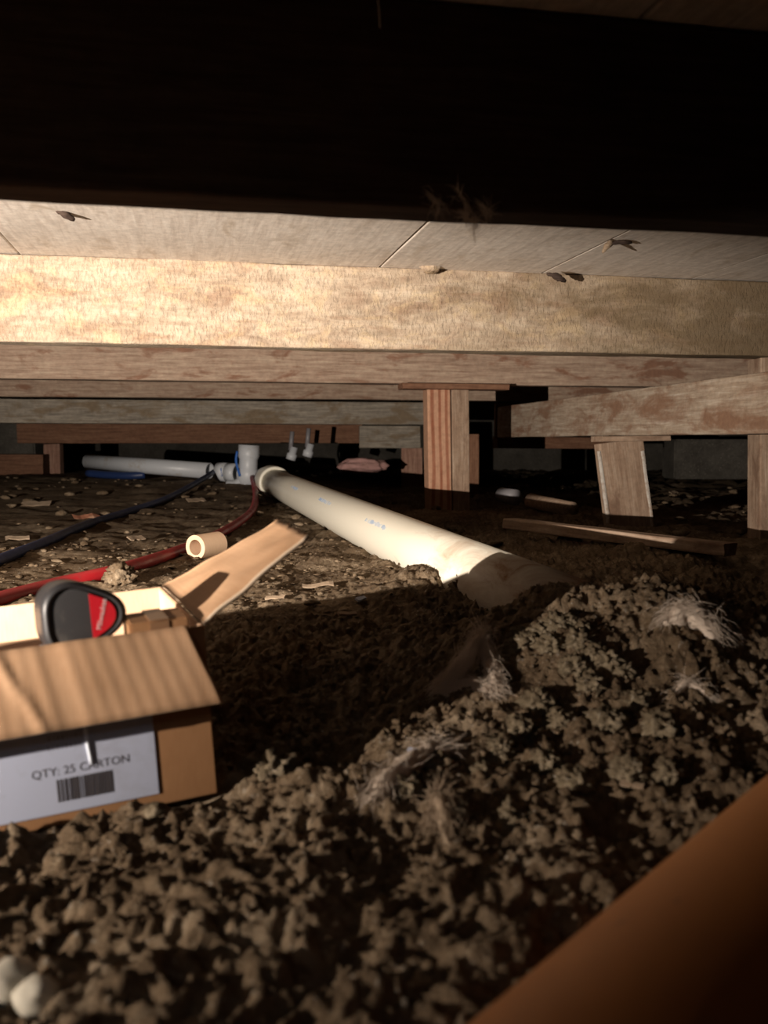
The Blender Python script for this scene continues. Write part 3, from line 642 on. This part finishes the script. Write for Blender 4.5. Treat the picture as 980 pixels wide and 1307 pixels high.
# chips and scraps
def chip(px_, py_, L, W, ang, m, label, name='wood_chip', th=0.003, cat='chip', tilt=0.45):
    c_ = px2g(px_, py_); Mx = Matrix.Translation((c_.x, c_.y, c_.z + 0.004)) @ Matrix.Rotation(ang, 4, 'Z') @ Matrix.Rotation(tilt, 4, 'X')
    bm = bmesh.new(); n_ = 7; top = []; bot = []
    for i in range(n_ + 1):
        x_ = -L / 2 + L * i / n_
        for s_ in (-1, 1):
            y_ = s_ * W / 2 * (0.6 + 0.5 * noise.noise(Vector((x_ * 80 + px_, s_ * 3, 0)))); z_ = 0.1 * L * noise.noise(Vector((x_ * 30 + py_, 0, 0)))
            top.append(bm.verts.new((x_, y_, z_ + th))); bot.append(bm.verts.new((x_, y_, z_)))
    for i in range(n_):
        a0, a1, b0, b1 = 2 * i, 2 * i + 1, 2 * i + 2, 2 * i + 3
        bm.faces.new((top[a0], top[b0], top[b1], top[a1])); bm.faces.new((bot[a1], bot[b1], bot[b0], bot[a0]))
        bm.faces.new((bot[a0], bot[b0], top[b0], top[a0])); bm.faces.new((top[a1], top[b1], bot[b1], bot[a1]))
    bm.faces.new((bot[1], bot[0], top[0], top[1])); bm.faces.new((bot[-2], bot[-1], top[-1], top[-2]))
    o_ = bm_obj(name, bm, m, M=Mx); tag(o_, label, cat); return o_
chip(405, 752, .055, .014, 0.15, M_CHIP, 'pale flat wood chip on the lit soil below the cream pipe')
chip(350, 768, .035, .012, -0.3, M_CHIP, 'short pale wood chip on the soil right of the carton flap')
chip(442, 790, .030, .012, 0.5, M_CHIP, 'small pale scrap at the edge of the lit soil')
chip(460, 770, .020, .012, 0.9, M_PAPER, 'tiny whitish scrap on the lit soil in front of the cream pipe', 'paper_scrap', cat='scrap')
chip(110, 662, .09, .05, 0.6, M_FIR, 'orange chip lying beside the blue tubing')
chip(45, 645, .11, .06, 0.1, M_CHIP, 'pale flat chip on the soil at far left below the brown timber')
chip(172, 690, .05, .03, 1.0, M_CHIP, 'pale chip between the blue and the red tubing')
chip(20, 690, .06, .025, 0.4, M_CHIP, 'pale chip at the left edge above the blue tubing')
chip(250, 640, .08, .04, 0.7, M_CHIP, 'dim chip on the soil left of the far red tubing')
chip(532, 975, .016, .006, -0.6, M_PAPER, 'tiny square whitish scrap at the dark edge of the mound', 'paper_scrap', cat='scrap')
chip(815, 1020, .02, .008, -0.6, M_CHIP, 'small pale scrap low on the right-hand mound', 'paper_scrap', cat='scrap')
# dim junk at right background
p, q = at(640, 632, 3.6), at(690, 640, 3.4)
tag(tube('can', [p, p + (q - p) * 0.38], 0.030, M_GREYPL, seg=20), 'dim grey can lying beyond the long lath', 'can')
tag(tube('pipe_offcut', [p + (q - p) * 0.75 + Vector((0, 0, -.004)), p + (q - p) * 1.75 + Vector((0, 0, -.012))], 0.028, M_POST, seg=18), 'dim brown cylindrical offcut right of the grey can', 'offcut')
chip(660, 622, .14, .05, 0.4, M_CHIP, 'dim pale scrap of wood behind the grey can')
chip(735, 628, .08, .03, 1.2, M_CHIP, 'pale curled scrap left of the leaning post')
chip(860, 630, .08, .03, 0.9, M_CHIP, 'pale curled scrap right of the leaning post')
v, f = lump_data(0.095, 4, 0.25, 81, (1.35, 0.8, 0.42), 1.5); c = at(462, 594, 4.9)
o = mesh_obj('insulation_roll', v, f, M_FIBPINK, M=Matrix.Translation(c)); tag(o, 'dusky pink bundle of insulation under the right end of the sill', 'insulation')

# fibrous tufts
def strands(name, path, rad, n_, L, th, m, parent, seed=0, comb=None):
    rg_ = random.Random(seed); vs, fs = [], []
    pts = spline(path, 6)
    for i in range(n_):
        s = rg_.random(); k_ = min(len(pts) - 2, int(s * (len(pts) - 1))); p_ = pts[k_].lerp(pts[k_ + 1], rg_.random())
        tdir = (pts[k_ + 1] - pts[k_]).normalized(); off_ = Vector((rg_.gauss(0, 1), rg_.gauss(0, 1), abs(rg_.gauss(0, 1)))) * rad * 0.55
        d_ = (tdir * (1 if rg_.random() < .5 else -1) + Vector((rg_.gauss(0, .35), rg_.gauss(0, .35), rg_.gauss(0, .25)))).normalized(); l = L * rg_.uniform(.4, 1.2)
        a_ = p_ + off_; b_ = a_ + d_ * l * .5 + Vector((rg_.gauss(0, 1), rg_.gauss(0, 1), rg_.gauss(0, 1))) * l * .1; c_ = b_ + (d_ + Vector((0, 0, -.35 + rg_.gauss(0, .3)))).normalized() * l * .5
        v_, f_ = tube_data([a_, b_, c_], [th, th, th * .3], 3, False); o_ = len(vs); vs += v_; fs += [tuple(x_ + o_ for x_ in t_) for t_ in f_]
    return mesh_obj(name, vs, fs, m, parent)
def tuft(paths_px, rad, label, n_=900, L=0.022, m=M_FIBRE, seed=0):
    W = [[px2g(a_, b_) + Vector((0, 0, h_)) for (a_, b_, h_) in pth] for pth in paths_px]
    org = W[0][0].copy(); e_ = empty('insulation_tuft', org, label, 'insulation')
    W = [[p_ - org for p_ in pth] for pth in W]
    for i, pth in enumerate(W):
        sp = spline(pth, 6); N = len(sp)
        v_, f_ = tube_data(sp, [rad * (0.35 + 0.65 * math.sin(math.pi * (k_ + .6) / (N + .2))) * (1 + .25 * noise.noise(Vector((k_ * .5, i, seed)))) for k_ in range(N)], 14)
        v_ = [p_ + Vector((noise.noise(p_ * 160), noise.noise(p_ * 160 + Vector((9, 0, 0))), noise.noise(p_ * 160 + Vector((0, 9, 0))))) * rad * .5 for p_ in v_]
        o_ = mesh_obj('fibre_core', v_, f_, m, e_); bm = bmesh.new(); bm.from_mesh(o_.data); bmesh.ops.recalc_face_normals(bm, faces=bm.faces); bm.to_mesh(o_.data); bm.free()
        s_ = strands('fibres', pth, rad, n_, L, 0.00022, m, e_, seed + i); s_['kind'] = 'stuff'
    return e_
tuft([[(563, 890, .004), (592, 868, .014), (615, 848, .027)], [(615, 848, .027), (629, 872, .015), (637, 894, .004)], [(563, 892, .0), (597, 890, .005), (632, 892, 0)]], 0.008, 'pale tent-shaped tuft of insulation fibre on the left slope of the mound', seed=1)
tuft([[(470, 1038, .0), (500, 1012, .006), (545, 985, .008), (568, 972, .004)]], 0.009, 'long low tuft of tan fibre below the tent-shaped tuft', 700, seed=5)
tuft([[(548, 1075, .0), (562, 1050, .010), (575, 1092, .0)]], 0.006, 'small dim tuft of fibre low in the middle of the mound', 500, seed=7, m=M_CHIP)
tuft([[(852, 800, .0), (885, 800, .008), (925, 826, .002)]], 0.012, 'pale patch of fibre near the right edge behind the mound', 700, seed=9)
tuft([[(865, 895, .0), (885, 885, .004), (915, 895, 0)]], 0.004, 'thin wisps of fibre on the right side of the mound', 160, .02, seed=11)
# pale lump, bottom left corner
c = px2g(12, 1312); e_ = empty('plaster_lump', (c.x, c.y, c.z), 'pale rounded lump in the bottom left corner of the view', 'lump')
for (dx, dy, r_, s_) in ((-0.010, 0.006, .014, 91), (0.009, -0.006, .012, 92)):
    v, f = lump_data(r_, 3, 0.18, s_, (1, 1, .85)); mesh_obj('lobe', v, f, M_LUMP, e_, Matrix.Translation((dx, dy, r_ * .6)))
# cobweb debris on the near beam, thread above
e_ = empty('cobweb', at(590, 283, 0.90), 'dusty cobweb with crumbs hanging on the lower edge of the dark near beam', 'cobweb')
for (px0, py0, px1, py1, s_) in ((583, 255, 592, 292, 1), (550, 262, 556, 278, 2), (612, 272, 618, 288, 3), (590, 285, 604, 300, 4)):
    a_, b_ = at(px0, py0, 0.885) - e_.location, at(px1, py1, 0.892) - e_.location
    strands('web_wisp', [a_, (a_ + b_) / 2 + Vector((.003, -.002, 0)), b_], 0.004, 60, 0.014, 0.0002, M_FIBRE2, e_, s_)
tag(tube('hanging_thread', spline([at(483, -12, .80), at(482, 15, .80), at(484, 35, .80), at(485, 55, .80)], 5), 0.0004, M_FIBRE2, seg=4), 'fine thread hanging from the boards at the top of the view', 'thread')

# ------------------------------------------------------------------ orange clay pipe, bottom right
OA, OB, OR = Vector((-0.093, 0.175, -0.322)), Vector((0.497, 0.776, -0.242)), 0.075
t = empty('clay_pipe', (0, 0, 0), 'large orange-brown pipe crossing the bottom right corner close to the camera', 'pipe', M=frame(OA, OB - OA))
LO = (OB - OA).length
lathe('pipe_wall', [(0, OR), (LO * .3, OR), (LO * .6, OR), (LO, OR), (LO, OR - .01), (0, OR - .01)], M_ORANGE, t, seg=72)

# ------------------------------------------------------------------ work light (left of the frame): housing and hood, the latter added unseen to keep light off the near beam
aim = (Vector((-0.35, 2.2, -0.05)) - LAMP); aim.z = 0; aim = P; wl = empty('work_light', (0, 0, 0), 'unseen work light on the soil left of the view, cut-off plate added', 'lamp', M=frame(LAMP, aim))
lathe('housing', [(-0.09, 0.001), (-0.09, .034), (-.02, .038), (-.02, .034), (-.085, .030), (-.085, .001)], M_BLACKRUB, wl, seg=32)
boxes('cutoff_plate', [((0.03, 0, 0.0405), (0.14, 0.34, 0.003))], M_BLACKRUB, wl, Matrix.Translation((0, 0, 0.001)) @ Matrix.Rotation(R(4), 4, 'X'))  # made-up plate, shaped to block upward light from the lamp
boxes('foot', [((-0.05, 0, -0.115), (0.06, 0.05, 0.16))], M_BLACKRUB, wl, bev=0.003)
